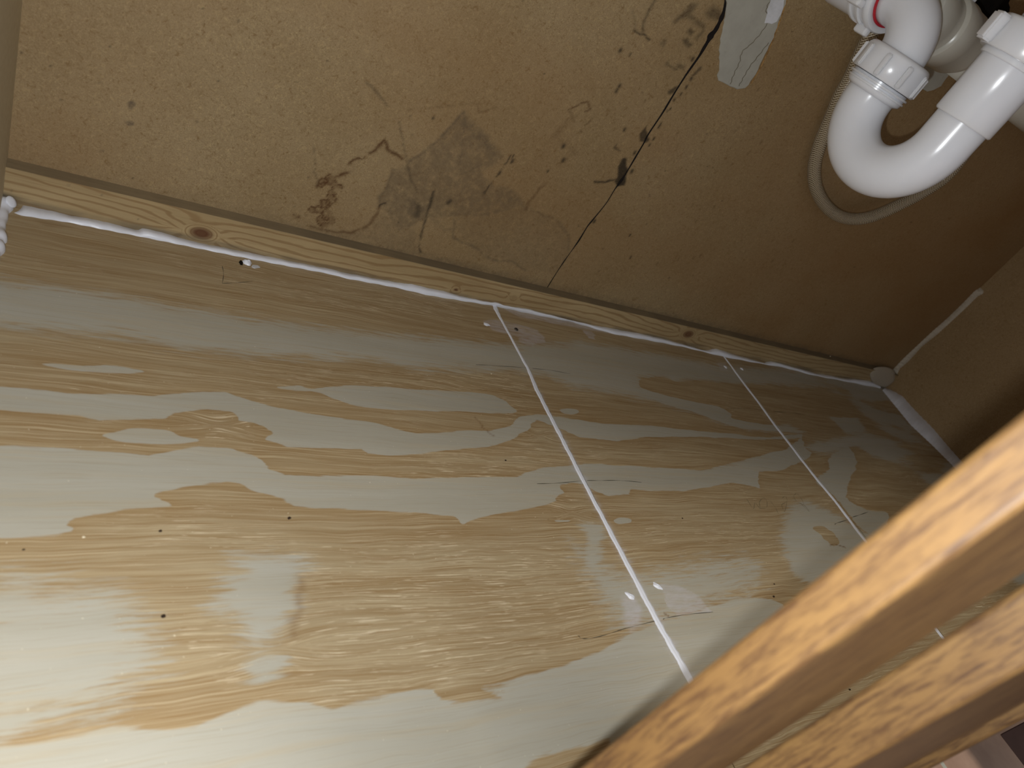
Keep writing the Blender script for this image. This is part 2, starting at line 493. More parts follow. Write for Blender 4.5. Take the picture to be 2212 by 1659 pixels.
# ------------------------------------------------------------------ plywood fields
PALE = [  # (softness in mm, polygon in photo pixels)
 (0.5, [(-60,832),(0,834),(163,850),(325,854),(434,846),(488,848),(542,866),(597,881),(687,895),(800,912),(900,936),(1008,931),(1063,931),(1102,918),(1124,900),(1160,895),(1207,900),(1298,915),(1406,920),(1515,932),(1585,938),(1661,946),(1732,937),(1732,945),(1700,949),(1623,949),(1515,944),(1388,944),(1334,953),(1254,945),(1215,927),(1189,918),(1160,907),(1146,915),(1139,929),(1102,953),(1045,967),(987,971),(900,981),(850,985),(800,980),(777,969),(687,969),(615,966),(568,949),(591,937),(553,913),(524,908),(499,888),(452,883),(380,892),(351,902),(217,908),(181,899),(108,895),(0,886),(-60,884)]),
 (0.5, [(604,839),(640,832),(669,839),(741,832),(800,834),(850,837),(900,842),(972,844),(1045,850),(1088,864),(1113,886),(1102,893),(1045,893),(972,888),(900,886),(800,881),(741,870),(687,848)]),
 (0.5, [(90,785),(181,790),(253,792),(311,801),(289,807),(217,805),(145,798)]),
 (0.4, [(221,939),(253,931),(297,925),(325,925),(362,931),(391,942),(432,950),(394,960),(325,959),(271,953)]),
 (0.6, [(-60,960),(0,962),(150,970),(326,985),(362,975),(434,966),(506,969),(550,982),(579,1011),(615,1025),(723,1027),(800,1026),(900,1034),(1008,1032),(1117,1030),(1171,1012),(1262,1001),(1406,1009),(1515,1016),(1587,998),(1700,969),(1732,945),(1741,967),(1754,980),(1751,986),(1732,996),(1693,1015),(1681,1018),(1638,1019),(1635,1022),(1638,1040),(1641,1054),(1587,1043),(1551,1048),(1479,1061),(1424,1061),(1366,1057),(1359,1068),(1316,1072),(1291,1063),(1262,1048),(1236,1043),(1211,1047),(1218,1063),(1200,1083),(1150,1099),(1081,1110),(1016,1124),(1001,1134),(983,1117),(900,1106),(800,1103),(687,1098),(633,1090),(579,1069),(510,1042),(488,1040),(416,1049),(340,1065),(350,1080),(365,1094),(271,1101),(203,1109),(170,1120),(152,1134),(155,1148),(120,1157),(60,1161),(0,1163),(-60,1165)]),
 (8.8, [(-60,596),(0,604),(250,640),(500,682),(712,712),(900,728),(1100,745),(1262,740),(1400,762),(1550,790),(1700,800),(1820,818),(1820,835),(1700,832),(1587,829),(1515,822),(1464,824),(1435,815),(1385,817),(1381,835),(1424,850),(1479,864),(1551,878),(1587,904),(1650,916),(1700,918),(1740,935),(1650,928),(1587,922),(1500,890),(1424,870),(1350,852),(1250,838),(1180,810),(1100,800),(900,795),(800,775),(600,768),(400,755),(350,738),(160,715),(0,705),(-60,700)]),
 (0.5, [(1381,835),(1424,850),(1479,864),(1551,878),(1576,893),(1587,904),(1660,916),(1735,934),(1650,929),(1587,922),(1500,890),(1424,868)]),
 (0.3, [(1210,886),(1226,883),(1245,885),(1252,890),(1240,895),(1218,893)]),
 (0.3, [(1325,1124),(1340,1118),(1362,1120),(1362,1128),(1335,1131)]),
 (0.3, [(1196,1126),(1216,1124),(1237,1125),(1216,1128)]),
 (4.8, [(1258,1140),(1275,1130),(1300,1140),(1300,1190),(1290,1225),(1275,1235),(1260,1215),(1268,1180)]),
 (6.6, [(499,1204),(579,1198),(665,1205),(673,1218),(647,1240),(640,1276),(651,1305),(615,1334),(597,1366),(564,1392),(524,1374),(506,1334),(452,1312),(488,1276),(470,1254),(535,1233)]),
 (4.4, [(524,1442),(561,1421),(615,1417),(615,1442),(579,1471),(535,1471)]),
 (1.0, [(-80,1625),(36,1607),(163,1591),(253,1576),(362,1574),(434,1569),(470,1551),(524,1529),(597,1515),(669,1522),(723,1533),(753,1524),(862,1495),(927,1485),(945,1510),(1006,1517),(1079,1506),(1042,1488),(1115,1463),(1187,1448),(1300,1405),(1360,1370),(1480,1330),(1620,1290),(1700,1320),(1640,1420),(1400,1600),(1200,1760),(-80,1800)]),
 (13.2, [(-60,1290),(100,1270),(260,1300),(330,1400),(250,1500),(100,1560),(-60,1590)]),  # broad soft patch painting the glow of light at lower left into the wood
 (15.4, [(1250,1190),(1330,1240),(1420,1240),(1600,1210),(1640,1240),(1560,1300),(1400,1350),(1330,1330)]),
 (7.0, [(1700,1110),(1740,1085),(1800,1110),(1850,1140),(1900,1165),(1860,1200),(1780,1260),(1720,1240),(1690,1180)]),
 (1.0, [(1790,990),(1830,965),(1850,1000),(1835,1040),(1830,1075),(1870,1100),(1920,1110),(1900,1160),(1850,1130),(1800,1070),(1760,1040),(1790,1015)]),
 (5.5, [(1740,965),(1800,950),(1880,935),(1960,950),(1990,985),(1900,990),(1850,965),(1790,980)]),
 (4.4, [(1740,850),(1800,870),(1850,900),(1870,930),(1830,935),(1790,900),(1740,880)]),
]
BROWN = [
 (0.5, [(1385,817),(1435,815),(1464,824),(1515,822),(1587,829),(1640,831),(1700,836),(1780,846),(1850,862),(1860,900),(1760,900),(1700,915),(1650,916),(1587,904),(1576,893),(1551,878),(1479,864),(1424,850),(1381,835)]),
 (0.5, [(1756,1141),(1777,1137),(1799,1151),(1812,1170),(1799,1180),(1777,1160)]),
 (1.5, [(1153,1642),(1260,1610),(1320,1600),(1240,1700),(1100,1720)]),
 (6.6, [(975,1478),(1100,1462),(1065,1490),(985,1494)]),
 (8.8, [(1480,985),(1560,975),(1610,985),(1560,1000)]),
]
FIBRE = [
 (8, [(640,1290),(1000,1240),(1250,1300),(1180,1420),(800,1500),(640,1480)], 0.5),
 (4, [(1050,820),(1130,850),(1150,900),(1100,910),(1080,860)], 0.5),
 (4, [(1130,920),(1190,930),(1190,1000),(1110,990)], 0.5),
 (4, [(1190,1070),(1270,1080),(1280,1130),(1200,1120)], 0.5),
 (4, [(370,900),(520,890),(550,940),(440,950)], 0.45),
 (6, [(900,960),(1180,1010),(1160,1040),(850,1030)], 0.25),  # zones with many raised fibres
 (12, [(640,1180),(1240,1180),(1280,1260),(1240,1380),(1100,1460),(700,1500),(640,1400)], 0.35),
 (8, [(540,790),(1180,800),(1150,880),(560,870)], 0.2),
 (8, [(600,600),(1000,650),(1000,690),(600,650)], 0.25),
 (5, [(390,1350),(500,1330),(560,1420),(500,1500),(430,1440)], 0.4),
]
def ppoly(pts): return [tuple(at_z(x, y)[:2]) for x, y in pts]
def rounded(P, n=5):
    m = len(P); out = []
    for i in range(m):
        a, b, c_, e = [np.array(P[(i + k) % m]) for k in (-1, 0, 1, 2)]
        for k in range(n):
            t = k / n
            out.append(tuple(0.5 * ((2 * b) + (c_ - a) * t + (2 * a - 5 * b + 4 * c_ - e) * t * t + (3 * b - a - 3 * c_ + e) * t ** 3)))
    return out
def plywood_fields(X, Y):
    edge = np.zeros(X.shape)
    pale = np.full(X.shape, -5.0)
    wx = X + 0.0050 * fbm(X * 40, Y * 170, 3); wy = Y + 0.0013 * fbm(X * 45, Y * 160, 5)
    # far part outside traced areas: stretched noise bands
    for soft, pts in PALE:
        P = ppoly(pts)
        if len(pts) < 30: P = rounded(P, 4)
        m = local(X, Y, P, 0.008 + soft * 0.008)
        if not m.any(): continue
        D, ins = pseg(wx[m], wy[m], P, True)
        sd = np.where(ins, D, -D) * 1000 / soft
        pale[m] = np.maximum(pale[m], np.clip(sd, -5, 5))
        if soft < 1.2:
            m = local(X, Y, P, 0.03)
            D, ins = pseg(X[m], Y[m], P, True)
            edge[m] = np.maximum(edge[m], np.exp(-D / 0.007))
    for soft, pts in BROWN:
        P = rounded(ppoly(pts), 4); pad = 0.008 + soft * 0.008
        m = local(X, Y, P, pad)
        if not m.any(): continue
        D, ins = pseg(wx[m], wy[m], P, True)
        sd = np.where(ins, D, -D) * 1000 / soft
        pale[m] = np.minimum(pale[m], -np.clip(sd, -5, 5))
    # beyond the traced part (hidden behind the stiles): bands
    far = np.clip((X - 1.0) / 0.1, 0, 1)
    pale = pale * (1 - far) + far * np.clip(8 * fbm(X * 7, Y * 28, 11), -5, 5)
    fib = np.zeros(X.shape)
    for soft, pts, amt in FIBRE:
        P = ppoly(pts); m = local(X, Y, P, 0.03)
        if not m.any(): continue
        D, ins = pseg(X[m], Y[m], P, True)
        fib[m] = np.maximum(fib[m], amt * np.clip(0.5 + np.where(ins, D, -D) * 1000 / soft, 0, 1))
    smear = np.zeros(X.shape); dark = np.zeros(X.shape)
    def blob(F, pts, amt, soft, noise=0.0):
        P = ppoly(pts); m = local(X, Y, P, 0.02)
        if not m.any(): return
        D, ins = pseg(wx[m], wy[m], P, True)
        v = amt * np.clip(0.5 + np.where(ins, D, -D) * 1000 / soft, 0, 1)
        F[m] = np.maximum(F[m], v)
    def stroke(F, pts, width, amt):
        P = ppoly(pts); m = local(X, Y, P, 0.02)
        if not m.any(): return
        D, _ = pseg(wx[m], wy[m], P)
        F[m] = np.maximum(F[m], amt * np.exp(-(D * 1000 / width) ** 2))
    # haze of wiped caulk
    blob(smear, [(1345,1290),(1370,1285),(1385,1320),(1382,1350),(1365,1362),(1348,1335)], 0.55, 5)
    blob(smear, [(1425,1262),(1470,1268),(1510,1288),(1542,1322),(1505,1324),(1460,1332),(1438,1300)], 0.42, 1.2)
    blob(smear, [(1045,694),(1075,690),(1160,712),(1180,740),(1150,745),(1110,725),(1060,712)], 0.5, 2)
    blob(smear, [(1120,722),(1158,738),(1150,750),(1118,738)], 0.4, 1.5)
    blob(smear, [(1258,712),(1278,716),(1288,734),(1272,730)], 0.55, 1.0)
    blob(smear, [(1085,664),(1220,690),(1330,712),(1330,722),(1215,702),(1120,684)], 0.45, 2)
    blob(smear, [(1548,785),(1566,782),(1572,800),(1556,800)], 0.3, 2)
    stroke(smear, [(1310,960),(1330,1010),(1370,1110),(1400,1170),(1440,1240),(1470,1300),(1490,1380)], 3.0, 0.0)
    stroke(smear, [(1206,932),(1262,1042),(1300,1114),(1342,1194),(1380,1266),(1418,1338),(1450,1395),(1482,1452),(1510,1500)], 4.2, 0.5)
    stroke(smear, [(1085,695),(1142,800),(1206,932)], 2.2, 0.3)
    stroke(smear, [(1605,826),(1700,952),(1800,1078),(1862,1160)], 3.0, 0.25)
    # knots and marks
    stroke(dark, [(1790,1178),(1800,1175),(1812,1178),(1828,1182)], 0.7, 0.8)
    stroke(dark, [(1433,1326),(1440,1332)], 1.0, 0.8)
    stroke(dark, [(1030,902),(1045,920),(1066,940)], 0.8, 0.55)
    stroke(dark, [(1180,1122),(1200,1118)], 0.5, 0.4)
    stroke(dark, [(655,1255),(645,1290),(655,1320),(625,1345),(640,1370)], 2.5, 0.3)
    blob(dark, [(60,470),(120,480),(160,492),(100,488)], 0.25, 2)
    flow = Y + 0.006 * fbm(X * 5, Y * 14, 41) + 0.0035 * fbm(X * 14, Y * 30, 43)
    for px, py, rr, am in [(470, 917, 0.018, 0.006), (1165, 940, 0.012, 0.005), (590, 1400, 0.02, 0.006), (1235, 1110, 0.013, 0.005)]:
        k = at_z(px, py)
        flow = flow + am * np.exp(-(((X - k.x) / rr) ** 2 + ((Y - k.y) / (rr * 0.7)) ** 2)) * np.sign(Y - k.y)
    return dict(pale=pale, fibre=fib, smear=smear, dark=dark, flow=flow, edge=edge)

J1, J2 = 0.4135, 0.7975       # the two joints between the three sheets
YFRONT = 0.0545
sheets = []
for i, (a, b, lab) in enumerate([
        (XL, J1 - 0.0004, 'plywood base sheet left of the first caulked joint, largest and brightest of three'),
        (J1 + 0.0004, J2 - 0.0004, 'plywood base sheet between the two caulked joints, with faint upside-down pencil writing'),
        (J2 + 0.0004, XR, 'dim plywood base sheet right of the second caulked joint, in the far corner')]):
    A, B, na, nb = sgrid(a, b, YFRONT, YB, 0.0014)
    o = board('plywood_sheet', A, B, na, nb, 'z', 0.0, 0.016, plywood_fields(A, B), M_PLY)
    tag(o, lab, 'plywood sheet', 'plywood sheets forming the cabinet base')
    sheets.append(o)

# ------------------------------------------------------------------ boards of the cabinet shell
def wpoly(pts): return [(at_y(x, y, YW).x, at_y(x, y, YW).z) for x, y in pts]
def wall_fields(X, Z):
    wx = X + 0.0018 * fbm(X * 150, Z * 150, 3) + 0.0025 * fbm(X * 40, Z * 40, 9)
    wz = Z + 0.0018 * fbm(X * 150, Z * 150, 4) + 0.0025 * fbm(X * 40, Z * 40, 10)
    stain = np.zeros(X.shape); ink = np.zeros(X.shape); rust = np.zeros(X.shape)
    def blob(F, pts, amt, soft, warp=True):
        P = wpoly(pts); m = local(X, Z, P, 0.03)
        D, ins = pseg((wx if warp else X)[m], (wz if warp else Z)[m], P, True)
        F[m] = np.maximum(F[m], amt * np.clip(0.5 + np.where(ins, D, -D) * 1000 / soft, 0, 1))
    def stroke(F, pts, width, amt, warp=True, brk=0.0):
        P = wpoly(pts); m = local(X, Z, P, 0.03)
        D, _ = pseg((wx if warp else X)[m], (wz if warp else Z)[m], P)
        v = amt * np.exp(-(D * 1000 / width) ** 2)
        if brk: v = v * np.clip(0.5 + 2.2 * fbm(X[m] * 130, Z[m] * 130, 21) + (1 - brk), 0, 1)
        F[m] = np.maximum(F[m], v)
    # grey damp mark with a peaked top
    blob(stain, [(882,352),(947,305),(1001,247),(1045,285),(1083,335),(1078,352),(1040,372),(1070,400),(1110,420),(1130,445),(1060,470),(1000,470),(930,470),(860,500),(824,440),(839,403),(850,370)], 0.42, 3)
    blob(stain, [(1001,247),(1045,285),(1083,335),(1076,348),(1050,330),(1010,285),(985,280)], 0.6, 6)
    stroke(stain, [(882,352),(911,334),(947,305),(980,269),(1001,247)], 1.8, 0.65)
    stroke(stain, [(1001,247),(1000,300),(992,374)], 1.6, 0.6)
    stroke(stain, [(994,377),(1030,362),(1063,345)], 1.4, 0.6)
    stroke(stain, [(850,370),(839,403),(824,424),(824,442)], 2.5, 0.6)
    blob(stain, [(870,430),(905,424),(925,450),(905,475),(880,460)], 0.6, 4)
    blob(ink, [(898,436),(910,440),(908,470),(900,466)], 0.5, 4)
    stroke(stain, [(982,480),(980,515),(1027,536),(1063,562),(1106,565),(1135,583)], 1.6, 0.5)
    stroke(stain, [(1000,470),(1050,450),(1110,440),(1164,464),(1200,475),(1226,507),(1229,536),(1215,573)], 2.4, 0.35)
    blob(stain, [(985,470),(1100,430),(1200,475),(1229,530),(1200,590),(1100,570),(1000,530)], 0.18, 5)
    blob(stain, [(1080,400),(1110,410),(1130,440),(1110,450),(1080,425)], 0.5, 5)
    blob(stain, [(700,500),(780,495),(840,450),(870,470),(900,500),(900,550),(800,520)], 0.22, 5)
    stroke(stain, [(935,470),(960,500),(990,490)], 2.0, 0.25)
    # brown tide marks
    stroke(rust, [(868,345),(839,327),(831,305),(820,318),(803,334),(780,345),(756,350),(748,362)], 1.5, 0.9, brk=0.5)
    stroke(rust, [(756,350),(762,368),(745,376),(709,384),(690,395),(684,402)], 1.6, 0.9, brk=0.6)
    for cx_, cy_, r_ in [(712,386,9),(695,392,8),(723,398,8),(716,415,9),(712,431,11),(700,440,10),(690,452,9),(676,452,7),(705,462,11),(694,474,10),(716,474,8),(640,465,8),(735,402,6),(700,484,8)]:
        pts = [(cx_ + r_ * math.cos(a) * (1 + .3 * math.sin(3 * a + cx_)), cy_ + r_ * math.sin(a) * (1 + .3 * math.cos(2 * a + cy_))) for a in np.linspace(0, 6.28, 9)[:-1]]
        stroke(rust, pts + [pts[0]], 0.9, 0.95, brk=0.5); blob(rust, pts, 0.4, 3)
    stroke(rust, [(672,489),(727,502),(763,500),(795,486),(817,460),(824,442)], 1.5, 0.6)
    stroke(ink, [(824,442),(829,440),(836,437)], 0.9, 0.8)
    stroke(rust, [(1229,236),(1251,222),(1273,218),(1276,233),(1265,240)], 1.1, 0.75, brk=0.4)
    stroke(rust, [(1229,236),(1236,250),(1240,262)], 1.0, 0.5, brk=0.5)
    stroke(rust, [(1276,261),(1262,272),(1255,285)], 1.1, 0.6, brk=0.5)
    stroke(rust, [(1182,395),(1164,410),(1146,431),(1134,453)], 2.0, 0.45, brk=0.4)
    stroke(rust, [(1035,224),(960,232),(880,240)], 1.0, 0.28, brk=0.5)
    stroke(rust, [(1010,218),(1030,226),(1036,243),(1070,235)], 0.8, 0.4, brk=0.3)
    stroke(rust, [(1240,250),(1200,290),(1245,330),(1215,350)], 3.5, 0.22, brk=0.5)
    # scuffs
    stroke(ink, [(860,261),(868,290),(878,348),(889,384),(900,417)], 1.0, 0.42, brk=0.3)
    stroke(ink, [(936,417),(929,446),(918,482),(907,511),(904,533),(909,547)], 1.0, 0.75, brk=0.3)
    stroke(ink, [(675,318),(680,350),(684,398)], 0.8, 0.35, brk=0.4)
    stroke(ink, [(790,180),(820,205),(836,228)], 1.2, 0.4, brk=0.3)
    stroke(ink, [(964,440),(972,435)], 1.8, 0.7)
    stroke(ink, [(1104,332),(1090,352),(1066,385),(1046,415)], 0.8, 0.7, brk=0.75)
    stroke(ink, [(1108,336),(1103,350)], 0.8, 0.8)
    blob(stain, [(275,218),(283,214),(291,218),(292,228),(284,233),(276,229)], 0.75, 1)
    blob(stain, [(266,258),(280,257),(288,262),(286,268),(272,266)], 0.75, 1)
    blob(stain, [(217,325),(226,325),(225,330),(218,330)], 0.6, 1)
    # black smudges by the seam
    blob(ink, [(1336,362),(1346,342),(1354,345),(1358,372),(1350,400),(1334,404),(1328,394),(1336,385)], 0.85, 1.5)
    stroke(ink, [(1285,390),(1300,393),(1335,389)], 1.4, 0.8)
    blob(ink, [(1378,292),(1386,282),(1396,270),(1394,284),(1400,300),(1392,310),(1380,306)], 0.75, 1.5)
    blob(ink, [(1320,322),(1332,306),(1330,318),(1340,330),(1330,326)], 0.5, 1.5)
    blob(ink, [(1444,198),(1460,188),(1468,186),(1458,202),(1446,202)], 0.7, 2)
    blob(ink, [(1490,165),(1502,150),(1516,138),(1512,150),(1496,165)], 0.6, 2)
    blob(ink, [(1455,48),(1475,30),(1495,8),(1508,10),(1500,25),(1480,45),(1460,52)], 0.5, 4)
    blob(ink, [(1525,25),(1545,15),(1558,30),(1550,45),(1530,40)], 0.55, 5)
    blob(ink, [(1482,70),(1492,62),(1502,72),(1490,82)], 0.6, 3)
    blob(ink, [(1474,92),(1484,86),(1494,100),(1484,106)], 0.6, 3)
    blob(ink, [(1462,138),(1476,140),(1478,150),(1464,148)], 0.5, 3)
    stroke(ink, [(1440,138),(1456,148),(1462,150)], 1.5, 0.4)
    stroke(ink, [(1480,36),(1500,48),(1520,58),(1518,70),(1500,90)], 2.2, 0.45, brk=0.4)
    stroke(ink, [(1366,67),(1386,75),(1406,84)], 1.1, 0.75)
    stroke(ink, [(1388,72),(1392,40),(1405,18),(1415,0),(1425,-20)], 1.6, 0.5)
    stroke(ink, [(1430,95),(1436,88),(1434,100)], 2.0, 0.4)
    stroke(ink, [(1368,20),(1370,60)], 1.0, 0.25)
    for x, y, q in [(1339,111,1.6),(1495,130,1.6),(1337,188,1.6),(1331,198,1.6),(1370,332,1.6),(1364,372,1.8),(1283,480,1.6),(1216,318,1.8),(1216,348,1.8),(1422,276,1),(1426,270,1),(1411,302,1.2),(1402,315,1),(1440,242,.8),(1447,237,.8),(1455,218,.9),(1470,205,1),(1482,190,1.4),(1492,172,1.6),(1348,282,1.5),(1046,418,1),(1078,376,1.4),(1106,350,1.4),(1182,372,1),(1361,558,1),(1360,510,1),(935,257,1),(1360,120,.9)]:
        stroke(ink, [(x, y), (x + 2, y - 4)], q, 0.85, False)
    nspots = np.random.RandomState(5)
    for k in range(80):
        x = nspots.uniform(-60, 2000); y = nspots.uniform(0, 600)
        stroke(ink, [(x, y), (x + nspots.uniform(-2, 2), y + nspots.uniform(-3, 3))], nspots.uniform(0.35, 0.7), 0.6, False)
    for k in range(26):
        x = nspots.uniform(1380, 1720); y = nspots.uniform(120, 600)
        stroke(rust, [(x, y), (x + 3, y - 5)], nspots.uniform(0.8, 1.6), 0.4, False)
    # grime along the foot of the board
    g = np.clip((ZB + 0.010 - Z) / 0.012, 0, 1) * np.clip((X - 0.05) / 0.25, 0.15, 1) * (0.65 + 0.5 * fbm(X * 50, Z * 120, 8))
    stain = np.maximum(stain, g * 0.7)
    stroke(ink, [(1170,628),(1200,634),(1240,640)], 2.0, 0.6)
    warm_shade = np.clip(0.5 + 1.2 * fbm(X * 7, Z * 9, 31), 0, 1) * 0.4 + 0.5 * np.clip((X - 0.7) / 0.2, 0, 1)  # random warm tone, plus light falloff painted darker towards the right end
    # the traced marks end with the photo; keep them from the far right
    return dict(stain=stain, ink=ink, rust=rust, warm_shade=warm_shade)
A, B, na, nb = sgrid(XL - 0.012, XR + 0.012, -0.016, 0.56, 0.0014)
wall_back = board('wall_back', A, B, na, nb, 'y', YW, 0.004, wall_fields(A, B), M_MDF, 'structure')

def plain_fields(A, B, warm_shade=0.3):
    z = np.zeros(A.shape)
    return dict(stain=z, ink=z, rust=z, warm_shade=z + warm_shade)
A, B, na, nb = sgrid(0.03, YW, -0.14, 0.62, 0.02)
board('wall_left', A, B, na, nb, 'x', XL, -0.016, plain_fields(A, B, 0.0), mat_simple('grey_board', (214, 206, 184), (200, 190, 166), 300, 0.6), 'structure')
A, B, na, nb = sgrid(YS, YW, -0.14, 0.62, 0.02)
board('wall_right', A, B, na, nb, 'x', XR, 0.016, plain_fields(A, B, 0.35), M_MDF, 'structure')
tag(box('unseen_top', (XL - 0.016, 0.03, 0.62), (XR + 0.016, YW + 0.02, 0.65), M_MDF), kind='structure')  # unseen cabinet top, added to block light from above
tag(box('floor', (-1.6, -2.2, -0.16), (2.6, YW + 0.05, -0.14), M_TILE), kind='structure')

# seam line on the back board
def ribbon(name, P3, W, normal, mat, parent, lift=0.0003):
    normal = Vector(normal)
    n = len(P3); vs, fs = [], []
    for i, p in enumerate(P3):
        T = (Vector(P3[min(i + 1, n - 1)]) - Vector(P3[max(i - 1, 0)])).normalized()
        s_ = T.cross(normal).normalized() * (W[i] if hasattr(W, '__len__') else W) / 2
        vs += [Vector(p) + s_ + normal * lift, Vector(p) - s_ + normal * lift]
    for i in range(n - 1):
        fs.append((2 * i, 2 * i + 1, 2 * i + 3, 2 * i + 2))
    me = mesh(name, vs, fs)
    return link(name, me, mat, parent)
crack = [(1182,621,2),(1200,592,2),(1215,569,2.5),(1232,545,2),(1251,518,3.5),(1268,490,3),(1280,475,3.5),(1309,439,2.2),(1327,410,2.5),(1340,392,7),(1352,374,3.5),(1375,335,3.5),(1391,308,3.5),(1400,290,3.5),(1430,245,3.8),(1456,202,3.8),(1482,161,3.8),(1508,124,5.5),(1520,104,6.5),(1530,87,9),(1536,76,13),(1545,65,9),(1552,52,8),(1558,39,9),(1563,25,7),(1566,8,4),(1567,-20,3)]
P = smooth_path([(c_[0], c_[1], c_[2]) for c_ in crack], 6)
P3 = [at_y(p[0], p[1], YW) for p in P]
W_ = [0.00055 * p[2] * (0.95 + 0.12 * math.sin(i * 0.6)) for i, p in enumerate(P)]
ribbon('seam_line', P3, W_, (0, -1, 0), M_BLACK, wall_back)

# exposed plaster where the board is broken away, and the hole behind the pipes
def slab_poly(name, pts, plane, lv, thick, mat, parent=None, rough=0.0008):
    bm = bmesh.new()
    P = []
    n = len(pts)
    for i in range(n):
        a, b = Vector((*pts[i], 0)), Vector((*pts[(i + 1) % n], 0))
        k = max(1, int((b - a).length / 8))
        for j in range(k): P.append(a.lerp(b, j / k))
    f = {'y': lambda p: at_y(p[0], p[1], lv), 'z': lambda p: at_z(p[0], p[1], lv), 'x': lambda p: at_x(p[0], p[1], lv)}[plane]
    off = {'y': Vector((0, -1, 0)), 'z': Vector((0, 0, 1)), 'x': Vector((-1, 0, 0))}[plane] * thick
    jit = lambda: Vector((random.uniform(-1, 1) * rough if plane != 'x' else 0, random.uniform(-1, 1) * rough if plane != 'y' else 0, random.uniform(-1, 1) * rough if plane != 'z' else 0))
    base = [f(p) + jit() for p in P]
    cen = sum(base, Vector()) / len(base)
    lo = [bm.verts.new(p) for p in base]
    hi = [bm.verts.new(p + off * 0.6) for p in base]
    top = [bm.verts.new(p.lerp(cen, 0.012) + off) for p in base]
    for r1, r2 in ((lo, hi), (hi, top)):
        for i in range(len(r1)):
            k = (i + 1) % len(r1)
            bm.faces.new((r1[i], r1[k], r2[k], r2[i]))
    bm.faces.new(top)
    bmesh.ops.recalc_face_normals(bm, faces=bm.faces[:])
    me = bpy.data.meshes.new(name); bm.to_mesh(me); bm.free()
    return link(name, me, mat, parent)
pl = slab_poly('plaster_patch', [(1571,-60),(1569,0),(1565,43),(1558,76),(1553,108),(1553,150),(1548,163),(1552,174),(1560,178),(1591,192),(1606,191),(1615,184),(1636,150),(1656,108),(1669,80),(1686,33),(1697,0),(1712,-60)], 'y', YW, 0.0015, M_PLASTER)
tag(pl, 'long tongue of exposed grey plaster in the brown back board, left of the pipes', 'plaster patch')
slab_poly('painted_edge', [(1664,-20),(1664,2),(1655,30),(1650,50),(1668,50),(1679,46),(1686,28),(1696,-6),(1700,-20)], 'y', YW - 0.0015, 0.0008, M_WHITE, pl)
P3 = [at_y(x, y, YW) for x, y in [(1706,-30),(1699,0),(1688,33),(1671,80),(1660,108),(1640,150),(1622,180)]]
ribbon('torn_edge', P3, 0.0016, (0, -1, 0), mat_simple('torn_fibre', (176, 138, 84), (120, 86, 46), 300, 0.8), pl, 0.0006)
for cr in ([(1688,22),(1662,45),(1643,72),(1622,95),(1603,112),(1597,135),(1586,158),(1577,182)], [(1660,92),(1640,118),(1620,143),(1607,165),(1596,186)], [(1664,0),(1655,20),(1660,42)]):
    Pc = smooth_path([(x, y, 0) for x, y in cr], 5)
    ribbon('crack', [at_y(p[0] + 1.2 * math.sin(i * 1.9), p[1], YW - 0.0015) for i, p in enumerate(Pc)], 0.0008, (0, -1, 0), mat_simple('plaster_crack', (96, 88, 70), (112, 104, 86), 200, 0.8), pl, 0.0002)
pl2 = slab_poly('plaster_patch', [(1960,120),(1975,165),(1985,190),(2000,197),(2015,194),(2030,185),(2052,155),(2050,110),(2000,100)], 'y', YW, 0.0015, M_PLASTER)
tag(pl2, 'small grey plaster patch showing between the trap and the branch pipe', 'plaster patch')
hole = slab_poly('rough_hole', [(2060,-60),(2072,0),(2085,22),(2092,48),(2110,58),(2128,60),(2150,62),(2170,58),(2182,40),(2178,-60)], 'y', YW, 0.001, M_DEEP, None, 0.002)
tag(hole, 'dark rough-edged hole in the back board behind the branch pipe', 'hole')

# ------------------------------------------------------------------ batten
def batten_fields(X, Z):
    D0 = np.zeros(X.shape)
    g = Z / 0.0072 + 0.9 * fbm(X * 9, Z * 40, 2) + 0.4 * fbm(X * 30, Z * 120, 12) + X * 1.3 + 0.9 * np.sin(X * 9)
    knot = np.zeros(X.shape)
    for px, py, rx, rz, amt in [(435, 504, .0100, .0062, .9), (985, 626, .003, .0018, .9), (1487, 722, .010, .0065, .8), (1110, 642, .003, .002, .1)]:
        p = at_y(px, py, YB)
        q = ((X - p.x) / rx) ** 2 + ((Z - p.z) / rz) ** 2
        g = g + 2.2 * np.exp(-q / 4.5) * np.sign(Z - p.z + 1e-6) * (1 - np.exp(-q))
        g = np.where(q < 2.4, np.sqrt(q) * 2.4, g)
        knot = np.maximum(knot, amt * np.clip(1.25 - q, 0, 1))
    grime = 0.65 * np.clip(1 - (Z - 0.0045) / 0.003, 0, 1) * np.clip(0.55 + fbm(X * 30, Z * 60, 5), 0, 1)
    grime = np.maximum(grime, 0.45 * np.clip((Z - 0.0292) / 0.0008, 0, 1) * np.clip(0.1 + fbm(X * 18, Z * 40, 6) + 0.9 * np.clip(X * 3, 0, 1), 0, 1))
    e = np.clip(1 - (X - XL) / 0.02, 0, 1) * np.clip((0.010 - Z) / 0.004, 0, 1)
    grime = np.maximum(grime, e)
    for px, py in [(25, 412), (148, 400), (220, 422), (298, 474), (28, 426)]:
        p = at_y(px, py, YB)
        grime = np.maximum(grime, 0.7 * np.exp(-(((X - p.x) ** 2 + (Z - p.z) ** 2) / 0.0007 ** 2)))
    return dict(grain=g, knot=knot, grime=grime)
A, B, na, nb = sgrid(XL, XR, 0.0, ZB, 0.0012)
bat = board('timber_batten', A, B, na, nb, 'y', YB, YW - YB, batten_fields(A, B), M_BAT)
tag(bat, 'long knotty pine batten fixed along the foot of the brown back board', 'batten')

